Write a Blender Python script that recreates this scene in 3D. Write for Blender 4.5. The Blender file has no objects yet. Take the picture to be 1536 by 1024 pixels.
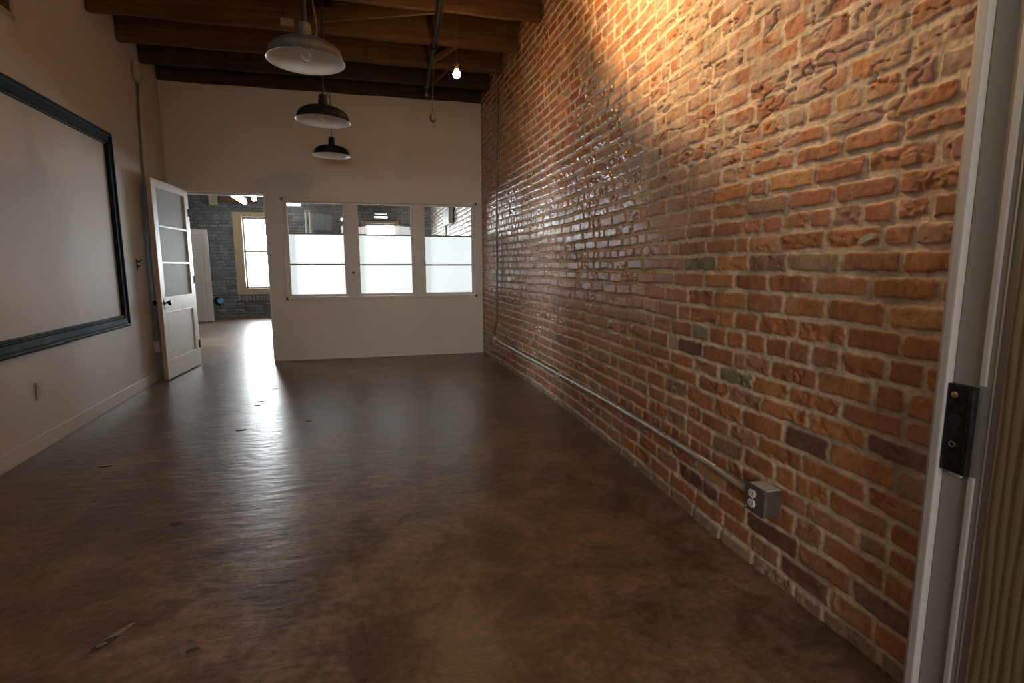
import bpy, bmesh, math, random
import numpy as np
from mathutils import Vector, Matrix
random.seed(7)
C = bpy.context.scene.collection
PI = math.pi

# ------------------------------------------------------------------ helpers
def tag(o, label=None, cat=None, group=None, kind=None):
    if label: o['label'] = label
    if cat: o['category'] = cat
    if group: o['group'] = group
    if kind: o['kind'] = kind
    return o

def empty(name, loc=(0,0,0), rz=0.0):
    o = bpy.data.objects.new(name, None); C.objects.link(o)
    o.location = loc; o.rotation_euler = (0,0,rz); o.empty_display_size = .05
    return o

def obj(name, bm, mat=None, parent=None, smooth=False, kind=None, loc=None, rz=0.0):
    me = bpy.data.meshes.new(name)
    bmesh.ops.recalc_face_normals(bm, faces=bm.faces[:])
    bm.to_mesh(me); bm.free()
    if smooth:
        for p in me.polygons: p.use_smooth = True
        me.set_sharp_from_angle(angle=math.radians(38))
    o = bpy.data.objects.new(name, me); C.objects.link(o)
    if mat:
        for m in (mat if isinstance(mat, (list,tuple)) else [mat]): me.materials.append(m)
    if parent: o.parent = parent
    if kind: o['kind'] = kind
    if loc is not None: o.location = loc
    if rz: o.rotation_euler = (0,0,rz)
    return o

def box(bm, x0,x1,y0,y1,z0,z1, bevel=0.0, mi=0):
    r = bmesh.ops.create_cube(bm, size=1.0)
    vs = r['verts']
    for v in vs:
        v.co = Vector(((x0+x1)/2+v.co.x*(x1-x0), (y0+y1)/2+v.co.y*(y1-y0), (z0+z1)/2+v.co.z*(z1-z0)))
    fs = set(f for v in vs for f in v.link_faces)
    for f in fs: f.material_index = mi
    if bevel > 0:
        es = list(set(e for v in vs for e in v.link_edges))
        bmesh.ops.bevel(bm, geom=es, offset=bevel, segments=2, affect='EDGES', profile=.6)
    return bm

def BX(*a, **k): return box(bmesh.new(), *a, **k)

def tube(bm, pts, r, seg=12, caps=True):
    pts = [Vector(p) for p in pts]
    rs = r if isinstance(r,(list,tuple)) else [r]*len(pts)
    rings = []; prev = None
    for i,p in enumerate(pts):
        if i == 0: t = pts[1]-pts[0]
        elif i == len(pts)-1: t = pts[-1]-pts[-2]
        else: t = (pts[i+1]-p).normalized()+(p-pts[i-1]).normalized()
        t.normalize()
        if prev is None:
            a = Vector((0,0,1)) if abs(t.z) < .9 else Vector((1,0,0))
            n = t.cross(a).normalized()
        else:
            n = (prev - t*prev.dot(t)).normalized()
        prev = n; b = t.cross(n)
        rings.append([bm.verts.new(p + (n*math.cos(2*PI*k/seg)+b*math.sin(2*PI*k/seg))*rs[i]) for k in range(seg)])
    for a,b in zip(rings, rings[1:]):
        for k in range(seg):
            bm.faces.new((a[k],a[(k+1)%seg],b[(k+1)%seg],b[k]))
    if caps:
        bm.faces.new(rings[0]); bm.faces.new(rings[-1])
    return bm

def lathe(bm, prof, seg=48, c=(0,0,0), close=False, axis='z'):
    rings = []
    for r,z in prof:
        ring = []
        for k in range(seg):
            a = 2*PI*k/seg
            v = (r*math.cos(a), r*math.sin(a), z)
            if axis == 'x': v = (z, r*math.cos(a), r*math.sin(a))
            if axis == 'y': v = (r*math.cos(a), z, r*math.sin(a))
            ring.append(bm.verts.new(Vector(v)+Vector(c)))
        rings.append(ring)
    prs = list(zip(rings, rings[1:]))
    if close: prs.append((rings[-1], rings[0]))
    for a,b in prs:
        for k in range(seg):
            bm.faces.new((a[k],a[(k+1)%seg],b[(k+1)%seg],b[k]))
    if not close:
        for ring,(r,z) in ((rings[0],prof[0]),(rings[-1],prof[-1])):
            if r > 1e-5: pass
    return bm

def lathe_solid(bm, prof, seg=32, c=(0,0,0), axis='z'):
    n0 = len(bm.verts)
    lathe(bm, prof, seg, c, axis=axis)
    bm.verts.ensure_lookup_table()
    vs = bm.verts[n0:]
    bm.faces.new(vs[:seg]); bm.faces.new(vs[-seg:])
    return bm

# ------------------------------------------------------------------ materials
def mat(name):
    m = bpy.data.materials.new(name); m.use_nodes = True
    nt = m.node_tree; b = nt.nodes['Principled BSDF']
    return m, nt, b
def N(nt, t, **kw):
    n = nt.nodes.new(t)
    for k,v in kw.items():
        if k.startswith('i_'):
            key = k[2:]
            key = int(key) if key.isdigit() else key.replace('_',' ')
            n.inputs[key].default_value = v
        else: setattr(n,k,v)
    return n
def coords(nt, scale=(1,1,1), kind='Object'):
    tc = N(nt,'ShaderNodeTexCoord'); mp = N(nt,'ShaderNodeMapping'); mp.inputs['Scale'].default_value = scale
    nt.links.new(tc.outputs[kind], mp.inputs['Vector']); return mp.outputs['Vector']
def noise(nt, vec, scale, detail=4, rough=.55, dist=0):
    n = N(nt,'ShaderNodeTexNoise'); n.inputs['Scale'].default_value=scale; n.inputs['Detail'].default_value=detail
    n.inputs['Roughness'].default_value=rough; n.inputs['Distortion'].default_value=dist
    nt.links.new(vec, n.inputs['Vector']); return n.outputs['Fac']
def ramp(nt, fac, stops):
    r = N(nt,'ShaderNodeValToRGB'); el = r.color_ramp.elements
    while len(el) < len(stops): el.new(.5)
    for e,(p,c) in zip(el, stops):
        e.position = p; e.color = (*c,1) if len(c)==3 else c
    nt.links.new(fac, r.inputs['Fac']); return r.outputs['Color']
def g(v): return (v,v,v)
def bump(nt, b, h, strength=.2, dist=.01):
    n = N(nt,'ShaderNodeBump'); n.inputs['Strength'].default_value=strength; n.inputs['Distance'].default_value=dist
    nt.links.new(h, n.inputs['Height']); nt.links.new(n.outputs['Normal'], b.inputs['Normal']); return n
def mixc(nt, fac, a, b_, mode='MIX'):
    n = N(nt,'ShaderNodeMix', data_type='RGBA', blend_type=mode)
    for s,i in ((fac,0),(a,6),(b_,7)):
        if isinstance(s,(int,float)): n.inputs[i].default_value = s
        elif isinstance(s,tuple): n.inputs[i].default_value = (*s,1)
        else: nt.links.new(s, n.inputs[i])
    return n.outputs[2]
def math_(nt, op, a, b_=None, clamp=False):
    n = N(nt,'ShaderNodeMath', operation=op); n.use_clamp = clamp
    for s,i in ((a,0),(b_,1)):
        if s is None: continue
        if isinstance(s,(int,float)): n.inputs[i].default_value = s
        else: nt.links.new(s, n.inputs[i])
    return n.outputs[0]

def simple(name, col, rough=.5, metal=0.0, var=.12, scale=12, bmp=.1, spec=.5, bscale=None, coat=0):
    m, nt, b = mat(name)
    v = coords(nt); n = noise(nt, v, scale, 5)
    lo = tuple(max(0,c*(1-var)) for c in col); hi = tuple(min(1,c*(1+var)) for c in col)
    nt.links.new(ramp(nt, n, [(.3,lo),(.7,hi)]), b.inputs['Base Color'])
    r = ramp(nt, n, [(.3,g(max(0,rough-.06))),(.7,g(min(1,rough+.06)))])
    nt.links.new(r, b.inputs['Roughness'])
    b.inputs['Metallic'].default_value = metal
    b.inputs['Specular IOR Level'].default_value = spec
    if coat: b.inputs['Coat Weight'].default_value = coat
    if bmp: bump(nt, b, noise(nt, v, bscale or scale*6, 3), bmp, .003)
    return m

def paint(name, col, rough=.45, mott=.06, bs=.25):
    m, nt, b = mat(name)
    v = coords(nt)
    n = noise(nt, v, 1.3, 6, .6); n2 = noise(nt, v, 9, 4)
    c = ramp(nt, n, [(.3,tuple(x*(1-mott) for x in col)),(.7,tuple(x*(1+mott) for x in col))])
    c = mixc(nt, .25, c, ramp(nt, n2, [(.3,tuple(x*.975 for x in col)),(.7,col)]))
    nt.links.new(c, b.inputs['Base Color'])
    nt.links.new(ramp(nt, n2, [(.3,g(rough)),(.7,g(rough+.015))]), b.inputs['Roughness'])
    b.inputs['Specular IOR Level'].default_value = .32
    h = math_(nt,'MULTIPLY',noise(nt,v,70,2),.05)
    bump(nt, b, h, bs, .01)
    return m

def wood(name, dark, mid, light, axis='x', rough=.75, scale=1.0, bs=.35):
    m, nt, b = mat(name)
    s = {'x':(.6,9,9),'y':(9,.6,9),'z':(9,9,.6)}[axis]
    v = coords(nt, tuple(q*scale for q in s))
    n = noise(nt, v, 2.2, 8, .65, .6); v2 = coords(nt); n2 = noise(nt, v2, 1.1, 4)
    c = ramp(nt, n, [(.25,dark),(.5,mid),(.75,light)])
    c = mixc(nt, ramp(nt,n2,[(.35,g(0)),(.7,g(.55))]), c, dark)
    nt.links.new(c, b.inputs['Base Color']); b.inputs['Roughness'].default_value = rough
    b.inputs['Specular IOR Level'].default_value = .3
    bump(nt, b, n, bs, .01)
    return m

M_wall = paint('wall_paint', (.50,.465,.43), .62, .05, .10)
M_partition = paint('partition_paint', (.58,.545,.505), .6, .05, .10)
M_trim = paint('trim_paint', (.58,.54,.50), .4, .05, .12)
M_white = paint('white_paint', (.66,.64,.61), .38, .05, .12)
M_casing_paint = paint('door_casing_paint', (.40,.37,.34), .5, .05, .12)
M_jamb = paint('jamb_paint', (.24,.22,.19), .55, .06, .15)
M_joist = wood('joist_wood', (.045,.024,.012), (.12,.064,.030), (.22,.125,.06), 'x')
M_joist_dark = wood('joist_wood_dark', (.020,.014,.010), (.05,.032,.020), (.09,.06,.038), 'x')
M_brace = wood('brace_wood', (.07,.036,.016), (.17,.09,.04), (.27,.155,.075), 'x')
M_plank = wood('ceiling_plank', (.018,.012,.008), (.045,.028,.017), (.08,.05,.03), 'y')
M_navy = simple('navy_paint', (.006,.015,.026), .7, 0, .2, 10, .12, spec=.1)
M_galv = simple('galvanised_steel', (.20,.20,.185), .45, .85, .25, 30, .15)
M_black_enamel = simple('black_enamel', (.014,.015,.015), .22, 0, .15, 20, .04, coat=.5)
M_enamel = simple('white_enamel', (.90,.88,.84), .3, 0, .05, 20, .04)
M_black = simple('black_metal', (.012,.012,.012), .4, .3, .3, 25, .1)
M_iron = simple('dark_bronze', (.03,.025,.02), .35, .8, .4, 40, .2)
M_conduit = simple('conduit_steel', (.58,.56,.53), .30, .7, .12, 14, .03)
M_riser = simple('dull_conduit_steel', (.16,.155,.15), .5, .5, .15, 20, .05)
M_boxsteel = simple('box_steel', (.22,.21,.20), .42, .8, .2, 30, .12)
M_ivory = simple('ivory_plastic', (.40,.36,.28), .4, 0, .05, 20, .02)
M_whiteplastic = simple('white_plastic', (.68,.65,.60), .35, 0, .04, 20, .02)
M_cord = simple('brown_cord', (.10,.07,.045), .7, 0, .2, 40, .1)
M_dark = simple('hole_shade', (.006,.006,.006), .8, 0, .1, 10, 0)  # near-black colour put in for the shade inside holes
M_brass = simple('worn_brass', (.50,.36,.18), .35, 1, .2, 40, .1)
M_oldsteel = simple('worn_steel_screw', (.42,.36,.28), .4, .9, .25, 60, .1)
M_keeper = simple('dark_lock_steel', (.022,.022,.022), .38, .6, .5, 50, .35)
M_tan = simple('bare_wood_edge', (.50,.36,.25), .6, 0, .12, 15, .1)
M_casing = wood('window_casing_wood', (.30,.22,.14), (.42,.32,.21), (.52,.42,.29), 'z', .55)
M_greybrick_sill = simple('grey_brick_sill', (.24,.22,.20), .8, 0, .3, 20, .4)
M_blue = simple('pale_blue_paint', (.14,.38,.62), .4, 0, .08, 20, .03)
M_paperscrap = simple('old_paper', (.30,.24,.18), .8, 0, .2, 60, .2)
M_panelgrey = simple('grey_board', (.23,.26,.28), .5, 0, .12, 4, .08)
M_chip = simple('chip_dark', (.03,.018,.010), .7, 0, .4, 90, .3)
M_chiptan = simple('chip_tan', (.24,.165,.10), .7, 0, .3, 90, .3)

def emis(name, col, s):
    m, nt, b = mat(name); b.inputs['Base Color'].default_value = (.8,.8,.8,1)
    b.inputs['Emission Color'].default_value = (*col,1); b.inputs['Emission Strength'].default_value = s
    return m
M_bulb_lit = emis('lit_bulb_glass', (1.0,.60,.24), 340)
M_tube_lit = emis('lit_fluorescent_tube', (1.0,.97,.90), 14)

def glass(name, tint=(.95,.97,.97), rough=.02):
    m = bpy.data.materials.new(name); m.use_nodes = True; nt = m.node_tree; nt.nodes.clear()
    out = N(nt,'ShaderNodeOutputMaterial'); tr = N(nt,'ShaderNodeBsdfTransparent'); gl = N(nt,'ShaderNodeBsdfGlossy')
    tr.inputs['Color'].default_value = (*tint,1); gl.inputs['Roughness'].default_value = rough
    fr = N(nt,'ShaderNodeFresnel'); fr.inputs['IOR'].default_value = 1.45
    v = coords(nt); bp = N(nt,'ShaderNodeBump'); bp.inputs['Strength'].default_value=.06; bp.inputs['Distance'].default_value=.01
    nt.links.new(noise(nt,v,3,2), bp.inputs['Height']); nt.links.new(bp.outputs['Normal'], gl.inputs['Normal'])
    mx = N(nt,'ShaderNodeMixShader')
    nt.links.new(fr.outputs[0], mx.inputs[0]); nt.links.new(tr.outputs[0], mx.inputs[1]); nt.links.new(gl.outputs[0], mx.inputs[2])
    nt.links.new(mx.outputs[0], out.inputs[0]); return m
M_glass = glass('clear_pane')
def frosted(name, col=(.93,.95,.95), trans=.8):
    m = bpy.data.materials.new(name); m.use_nodes = True; nt = m.node_tree; nt.nodes.clear()
    out = N(nt,'ShaderNodeOutputMaterial'); tl = N(nt,'ShaderNodeBsdfTranslucent'); df = N(nt,'ShaderNodeBsdfPrincipled')
    v = coords(nt); c = ramp(nt, noise(nt,v,2,3), [(.3,tuple(x*.97 for x in col)),(.7,col)])
    nt.links.new(c, tl.inputs['Color'])
    df.inputs['Base Color'].default_value = (.60,.66,.68,1); df.inputs['Roughness'].default_value = .5; df.inputs['Specular IOR Level'].default_value = .25
    mx = N(nt,'ShaderNodeMixShader'); mx.inputs[0].default_value = 1-trans
    nt.links.new(tl.outputs[0], mx.inputs[1]); nt.links.new(df.outputs[0], mx.inputs[2])
    nt.links.new(mx.outputs[0], out.inputs[0]); return m
def bulbglass(name):
    m = bpy.data.materials.new(name); m.use_nodes = True; nt = m.node_tree; nt.nodes.clear()
    out = N(nt,'ShaderNodeOutputMaterial'); tr = N(nt,'ShaderNodeBsdfTransparent'); pb = N(nt,'ShaderNodeBsdfPrincipled')
    pb.inputs['Base Color'].default_value=(.9,.88,.84,1); pb.inputs['Roughness'].default_value=.1
    lw = N(nt,'ShaderNodeLayerWeight'); lw.inputs['Blend'].default_value=.35; mx = N(nt,'ShaderNodeMixShader')
    nt.links.new(lw.outputs['Facing'], mx.inputs[0]); nt.links.new(tr.outputs[0], mx.inputs[1]); nt.links.new(pb.outputs[0], mx.inputs[2])
    nt.links.new(mx.outputs[0], out.inputs[0]); return m
M_bulb_off = bulbglass('unlit_bulb_glass')
M_frost = frosted('frosted_pane', trans=.94)
M_refl_tint = frosted('reflection_tint_pane', (.55,.60,.58), .5)  # smoky reflection of the clear upper pane, put into its colour
M_frost_door = frosted('frosted_door_pane', (.9,.95,.97), .5)

# brick wall material reads the mesh's own brick colours
def brick_mat(name, rb=.24, rm=.8, coat=.0):
    m, nt, b = mat(name)
    at = N(nt,'ShaderNodeAttribute'); at.attribute_name = 'brick_colour'
    ag = N(nt,'ShaderNodeAttribute'); ag.attribute_name = 'sealed'
    v = coords(nt)
    n = noise(nt, v, 55, 6, .7); n3 = noise(nt, v, 14, 5, .6)
    c = mixc(nt, 1.0, at.outputs['Color'], ramp(nt, n, [(.28,g(.62)),(.5,g(.95)),(.74,g(1.22))]), 'MULTIPLY')
    c = mixc(nt, 1.0, c, ramp(nt, n3, [(.3,g(.86)),(.7,g(1.12))]), 'MULTIPLY')
    # pale flecks of lime
    fl = noise(nt, v, 95, 3, .6, 1.5)
    c = mixc(nt, ramp(nt, fl, [(.66,g(0)),(.74,g(.55))]), c, (.62,.50,.38))
    nt.links.new(c, b.inputs['Base Color'])
    r = math_(nt,'ADD', math_(nt,'MULTIPLY', ag.outputs['Fac'], -(rm-rb)), rm)
    r = math_(nt,'ADD', r, math_(nt,'MULTIPLY', math_(nt,'SUBTRACT', n3, .5), .16), True)
    nt.links.new(r, b.inputs['Roughness'])
    nt.links.new(math_(nt,'ADD', math_(nt,'MULTIPLY', ag.outputs['Fac'], .55), .30), b.inputs['Specular IOR Level'])
    h = math_(nt,'ADD', math_(nt,'MULTIPLY',n,.8), math_(nt,'MULTIPLY',noise(nt,v,180,3,.6),.35))
    bump(nt, b, h, .22, .005)
    return m
M_brick = brick_mat('sealed_red_brick')
M_greybrick = brick_mat('grey_painted_brick', .5, .85)

# stained concrete floor
def floor_mat():
    m, nt, b = mat('stained_concrete')
    v = coords(nt)
    n1 = noise(nt, v, .9, 6, .62, .3); n2 = noise(nt, v, 3.6, 9, .70, .4); n3 = noise(nt, v, 30, 6, .7)
    base = ramp(nt, n2, [(.30,(.060,.038,.027)),(.45,(.115,.074,.049)),(.56,(.195,.125,.078)),(.70,(.28,.19,.122))])
    base = mixc(nt, ramp(nt, n1, [(.38,g(0)),(.66,g(.6))]), base, (.095,.066,.050))
    base = mixc(nt, 1.0, base, ramp(nt, n3, [(.3,g(.62)),(.7,g(1.42))]), 'MULTIPLY')
    sp = noise(nt, v, 110, 2, .5)
    base = mixc(nt, ramp(nt, sp, [(.66,g(0)),(.72,g(.28))]), base, (.30,.22,.15))
    # pale control cracks across the floor
    geo = N(nt,'ShaderNodeTexCoord'); sep = N(nt,'ShaderNodeSeparateXYZ')
    wob = N(nt,'ShaderNodeTexNoise'); wob.inputs['Scale'].default_value = 2.2; wob.inputs['Detail'].default_value = 5
    nt.links.new(geo.outputs['Object'], wob.inputs['Vector'])
    addv = N(nt,'ShaderNodeVectorMath', operation='MULTIPLY_ADD'); addv.inputs[1].default_value=(.22,.22,0)
    nt.links.new(wob.outputs['Color'], addv.inputs[0]); nt.links.new(geo.outputs['Object'], addv.inputs[2])
    nt.links.new(addv.outputs[0], sep.inputs[0])
    X, Y = sep.outputs[0], sep.outputs[1]
    mask = None
    for (ax,ay,bx_,by_,w) in [(-1.98,5.4,-2.0,9.4,.014),(-1.45,4.2,-1.62,7.2,.008),(-1.9,3.62,-.3,3.50,.008),(-1.6,7.2,-1.2,9.6,.012)]:
        dx,dy = bx_-ax, by_-ay; L2 = dx*dx+dy*dy; L = math.sqrt(L2)
        px = math_(nt,'SUBTRACT',X,ax+.11); py = math_(nt,'SUBTRACT',Y,ay+.11)
        t = math_(nt,'DIVIDE', math_(nt,'ADD', math_(nt,'MULTIPLY',px,dx), math_(nt,'MULTIPLY',py,dy)), L2)
        d = math_(nt,'ABSOLUTE', math_(nt,'DIVIDE', math_(nt,'SUBTRACT', math_(nt,'MULTIPLY',px,dy), math_(nt,'MULTIPLY',py,dx)), L))
        inside = math_(nt,'MULTIPLY', math_(nt,'GREATER_THAN',t,0), math_(nt,'LESS_THAN',t,1))
        near = math_(nt,'SUBTRACT', 1.0, math_(nt,'DIVIDE', d, w), True)
        q = math_(nt,'MULTIPLY', near, inside)
        mask = q if mask is None else math_(nt,'MAXIMUM', mask, q)
    mask = math_(nt,'MULTIPLY', mask, ramp(nt, n2, [(.35,g(.25)),(.6,g(.9))]))
    base = mixc(nt, mask, base, (.30,.23,.17))
    nt.links.new(base, b.inputs['Base Color'])
    rr = math_(nt,'ADD', math_(nt,'MULTIPLY', n2, .22), math_(nt,'MULTIPLY', n3, .12))
    rr = math_(nt,'ADD', rr, .16)
    nt.links.new(rr, b.inputs['Roughness'])
    b.inputs['Specular IOR Level'].default_value = .5
    # gentle trowel ripple, stretched across the room
    v2 = coords(nt, (1.2,3.2,1))
    h = math_(nt,'ADD', math_(nt,'MULTIPLY',noise(nt,v2,5.5,5,.55,.15),1.0), math_(nt,'MULTIPLY',noise(nt,v,60,4,.6),.10))
    bump(nt, b, h, .17, .02)
    return m
M_floor = floor_mat()

# ------------------------------------------------------------------ room measures
D0, D1 = 7.176, 7.296            # partition wall faces
T = 3.28                          # underside of joists
ZC = 3.55                         # ceiling planks
YB = 14.0                         # back wall
K = -0.05246
def XL(y): return -2.3494 + K*(y-7.176)
TH = math.asin(-K/math.sqrt(1+K*K))
BY = [0,1.97,2.9,3.9,4.88,5.9,7.15,15]; BXs = [1.40,1.40,1.45,1.475,1.475,1.43,1.39,1.36]
def bow(y): return np.interp(y, BY, BXs)

# ------------------------------------------------------------------ brick walls as height fields
def lat_noise(u, v, seed):
    rs = np.random.RandomState(seed); n = 256
    tab = rs.rand(n, n)
    iu = np.floor(u).astype(int); iv = np.floor(v).astype(int)
    fu = u-iu; fv = v-iv; fu = fu*fu*(3-2*fu); fv = fv*fv*(3-2*fv)
    a = tab[iu % n, iv % n]; b = tab[(iu+1) % n, iv % n]; c = tab[iu % n, (iv+1) % n]; d = tab[(iu+1) % n, (iv+1) % n]
    return (a*(1-fu)+b*fu)*(1-fv)+(c*(1-fu)+d*fu)*fv
def fbm(u, v, seed, octs=4, gain=.5):
    s = 0; a = 1; tot = 0
    for o in range(octs):
        s = s + a*lat_noise(u*2**o+17.3*o, v*2**o+5.1*o, seed+o); tot += a; a *= gain
    return s/tot
def sstep(a, b, x):
    t = np.clip((x-a)/(b-a), 0, 1); return t*t*(3-2*t)

def brick_field(name, ys, zs, place, beds, traced, palette, mortar, seed, rough_zone=None, kind='structure', material=None, overrides=(), depth=.0085, foot=None, pale=.0, ystart=0.0):
    
    Y, Z = np.meshgrid(ys, zs, indexing='ij')
    rs = np.random.RandomState(seed)
    yw = Y + (fbm(Y*9, Z*9, seed+50, 3)-.5)*.020 + (fbm(Y*45, Z*45, seed+60, 2)-.5)*.008
    zw = Z + (fbm(Y*2.2, Z*2.2, seed+70, 2)-.5)*.018 + (fbm(Y*30, Z*30, seed+80, 3)-.5)*.010
    beds = np.array(beds)
    row = np.clip(np.searchsorted(beds, zw)-1, 0, len(beds)-2)
    jl = []; ids = 0; base = []
    ymax = ys[-1]+1
    for r in range(len(beds)-1):
        js = list(traced.get(r, []))
        header = (r % 6 == 5)
        if not js: y = ystart - rs.rand()*.2; js = [y]
        else:
            y = js[0]
            while y > ystart: 
                y -= .105 if header else .208
                js.insert(0, y)
        y = js[-1]
        while y < ymax:
            if header: y += .108*(1+.1*rs.randn())
            else: y += .212*(1+.045*rs.randn()) if rs.rand() < .84 else .108*(1+.12*rs.randn())
            js.append(y)
        jl.append(np.array(js)); base.append(ids); ids += len(js)+1
    rnd = rs.rand(ids, 8)
    dist = np.zeros_like(Y); bid = np.zeros(Y.shape, int); lu = np.zeros_like(Y); lv = np.zeros_like(Y)
    for r in range(len(beds)-1):
        msk = row == r
        if not msk.any(): continue
        js = jl[r]; yy = yw[msk]; zz = zw[msk]
        k = np.clip(np.searchsorted(js, yy)-1, 0, len(js)-2)
        b_ = base[r]+k
        # per-row joint width and per-brick insets
        my = .0060+.0030*rnd[b_,0]; mz = .0064+.0032*rnd[b_,1]
        hy = (js[k+1]-js[k])/2-my; hz = (beds[r+1]-beds[r])/2-mz
        cy = (js[k+1]+js[k])/2; cz = (beds[r+1]+beds[r])/2
        tilt = (rnd[b_,2]-.5)*.07
        du = yy-cy; dv = (zz-cz)-du*tilt*.5
        rad = .006+.010*rnd[b_,3]
        qx = np.abs(du)-hy+rad; qz = np.abs(dv)-hz+rad
        sd = np.minimum(np.maximum(qx,qz),0)+np.hypot(np.maximum(qx,0),np.maximum(qz,0))-rad
        dist[msk] = -sd; bid[msk] = b_; lu[msk] = du; lv[msk] = dv
    R = rnd[bid]
    n_f = fbm(Y*60, Z*60, seed+1, 4, .6); n_m = fbm(Y*16, Z*16, seed+2, 4); n_l = fbm(Y*1.6, Z*1.6, seed+3, 4)
    rz = np.zeros_like(Y) if rough_zone is None else rough_zone(Y, Z, n_l)
    edge = dist + (n_m-.5)*.008*(1+.8*rz)
    prof = sstep(-.0010, .0032, edge)
    crown = sstep(0, .012, dist)*.0008
    face = (R[...,4]-.5)*.0045 + lu*(R[...,5]-.5)*.012 + lv*(R[...,6]-.5)*.035
    # chipped, weathered bricks
    chip = (R[...,7] > .72)
    spall = sstep(.56, .72, fbm(Y*22, Z*26, seed+5, 4, .6)+.12*chip-.03)*(.0025+.0045*chip)*(1+.3*rz)
    h_b = depth + face + crown - spall + (n_f-.5)*.0012
    h_m = (n_m-.5)*.006 + (n_f-.5)*.004 + rz*(.006+(n_l-.5)*.008) + .0025*sstep(.55,.7,n_l)
    H = h_m + (h_b-h_m)*prof
    # hair cracks and open joints in the damaged plaster-smeared part
    if rough_zone is not None:
        crack = np.abs(fbm(Y*3.1+4, Z*9, seed+9, 4)-.5)
        H = H - rz*sstep(.014, .0, crack)*.012
        H = H + rz*(fbm(Y*30, Z*34, seed+31, 4, .6)-.5)*.007
    # colours
    pal = np.array([p[1] for p in palette]); w = np.cumsum([p[0] for p in palette]); w = w/w[-1]
    rs2 = np.random.RandomState(seed+99); pick = np.searchsorted(w, rs2.rand(ids)); pick = np.clip(pick,0,len(pal)-1)
    jit = 1+.10*(rs2.rand(ids,1)-.5)*2
    bc = pal[pick]*jit
    for (oy, oz, oc) in overrides:
        rr = int(np.clip(np.searchsorted(beds, oz)-1, 0, len(beds)-2)); kk = int(np.clip(np.searchsorted(jl[rr], oy)-1,0,len(jl[rr])-2))
        bc[base[rr]+kk] = oc
    col = bc[bid]
    streak = fbm(Y*34, Z*3.5, seed+12, 3)
    col = col*(.80+.42*n_m[...,None])
    col = col*(1-.22*sstep(.62,.8,streak)[...,None]) 
    mort = np.array(mortar)*(.78+.45*fbm(Y*7, Z*7, seed+14, 4)[...,None])
    # mortar smear over the bricks
    smear = sstep(.56, .74, fbm(Y*5, Z*8, seed+15, 5, .62))*.32 + rz*.95*sstep(.35,.62,fbm(Y*11,Z*13,seed+16,4,.6)) + pale
    smear = np.clip(smear, 0, .9)[...,None]
    pinkish = np.array((.36,.235,.165))
    col = col*(1-smear) + (pinkish*.6+np.array(mortar)*.4)*smear
    if foot is not None:
        f = (sstep(.085,.045,Z + (n_m-.5)*.05)*.7)[...,None]
        col = col*(1-f)+np.array(foot)*f
    p = prof[...,None]
    out = mort*(1-p)+col*p
    dirt = sstep(.004,-.002,edge)*sstep(.50,.66,fbm(Y*8,Z*8,seed+18,4))
    out = out*(1-.30*dirt[...,None]*(1-p*.7))
    sealed = np.clip(prof*(.75+.35*R[...,2]) - .35*smear[...,0] - rz*.6, 0, 1)*(.25+.75*sstep(1.7,3.0,Y))
    P = place(Y, Z, H)                    # (...,3)
    nu, nv = Y.shape
    me = bpy.data.meshes.new(name)
    idx = np.arange(nu*nv).reshape(nu,nv)
    quads = np.stack([idx[:-1,:-1],idx[:-1,1:],idx[1:,1:],idx[1:,:-1]],-1).reshape(-1,4)
    hole = getattr(place,'holes',None)
    if hole:
        yc = (ys[:-1]+ys[1:])/2; zc = (zs[:-1]+zs[1:])/2
        keep = np.ones((nu-1,nv-1),bool)
        for (a,b_,c,d) in hole:
            keep &= ~((yc[:,None]>a)&(yc[:,None]<b_)&(zc[None]>c)&(zc[None]<d))
        quads = quads[keep.reshape(-1)]
    if getattr(place,'flip',False): quads = quads[:,::-1]
    nq = len(quads)
    me.vertices.add(nu*nv); me.vertices.foreach_set('co', P.reshape(-1).astype(np.float32))
    me.loops.add(nq*4); me.loops.foreach_set('vertex_index', quads.reshape(-1).astype(np.int32))
    me.polygons.add(nq); me.polygons.foreach_set('loop_start', (np.arange(nq)*4).astype(np.int32))
    try: me.polygons.foreach_set('loop_total', np.full(nq,4,np.int32))
    except Exception: pass
    me.update(calc_edges=True)
    me.polygons.foreach_set('use_smooth', np.ones(nq,bool))
    ca = me.color_attributes.new('brick_colour','FLOAT_COLOR','POINT')
    rgba = np.ones((nu*nv,4),np.float32); rgba[:,:3] = np.clip(out,0.004,1).reshape(-1,3)
    ca.data.foreach_set('color', rgba.reshape(-1))
    sa = me.attributes.new('sealed','FLOAT','POINT'); sa.data.foreach_set('value', sealed.reshape(-1).astype(np.float32))
    me.materials.append(material)
    o = bpy.data.objects.new(name, me); C.objects.link(o); o['kind'] = kind
    return o

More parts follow.
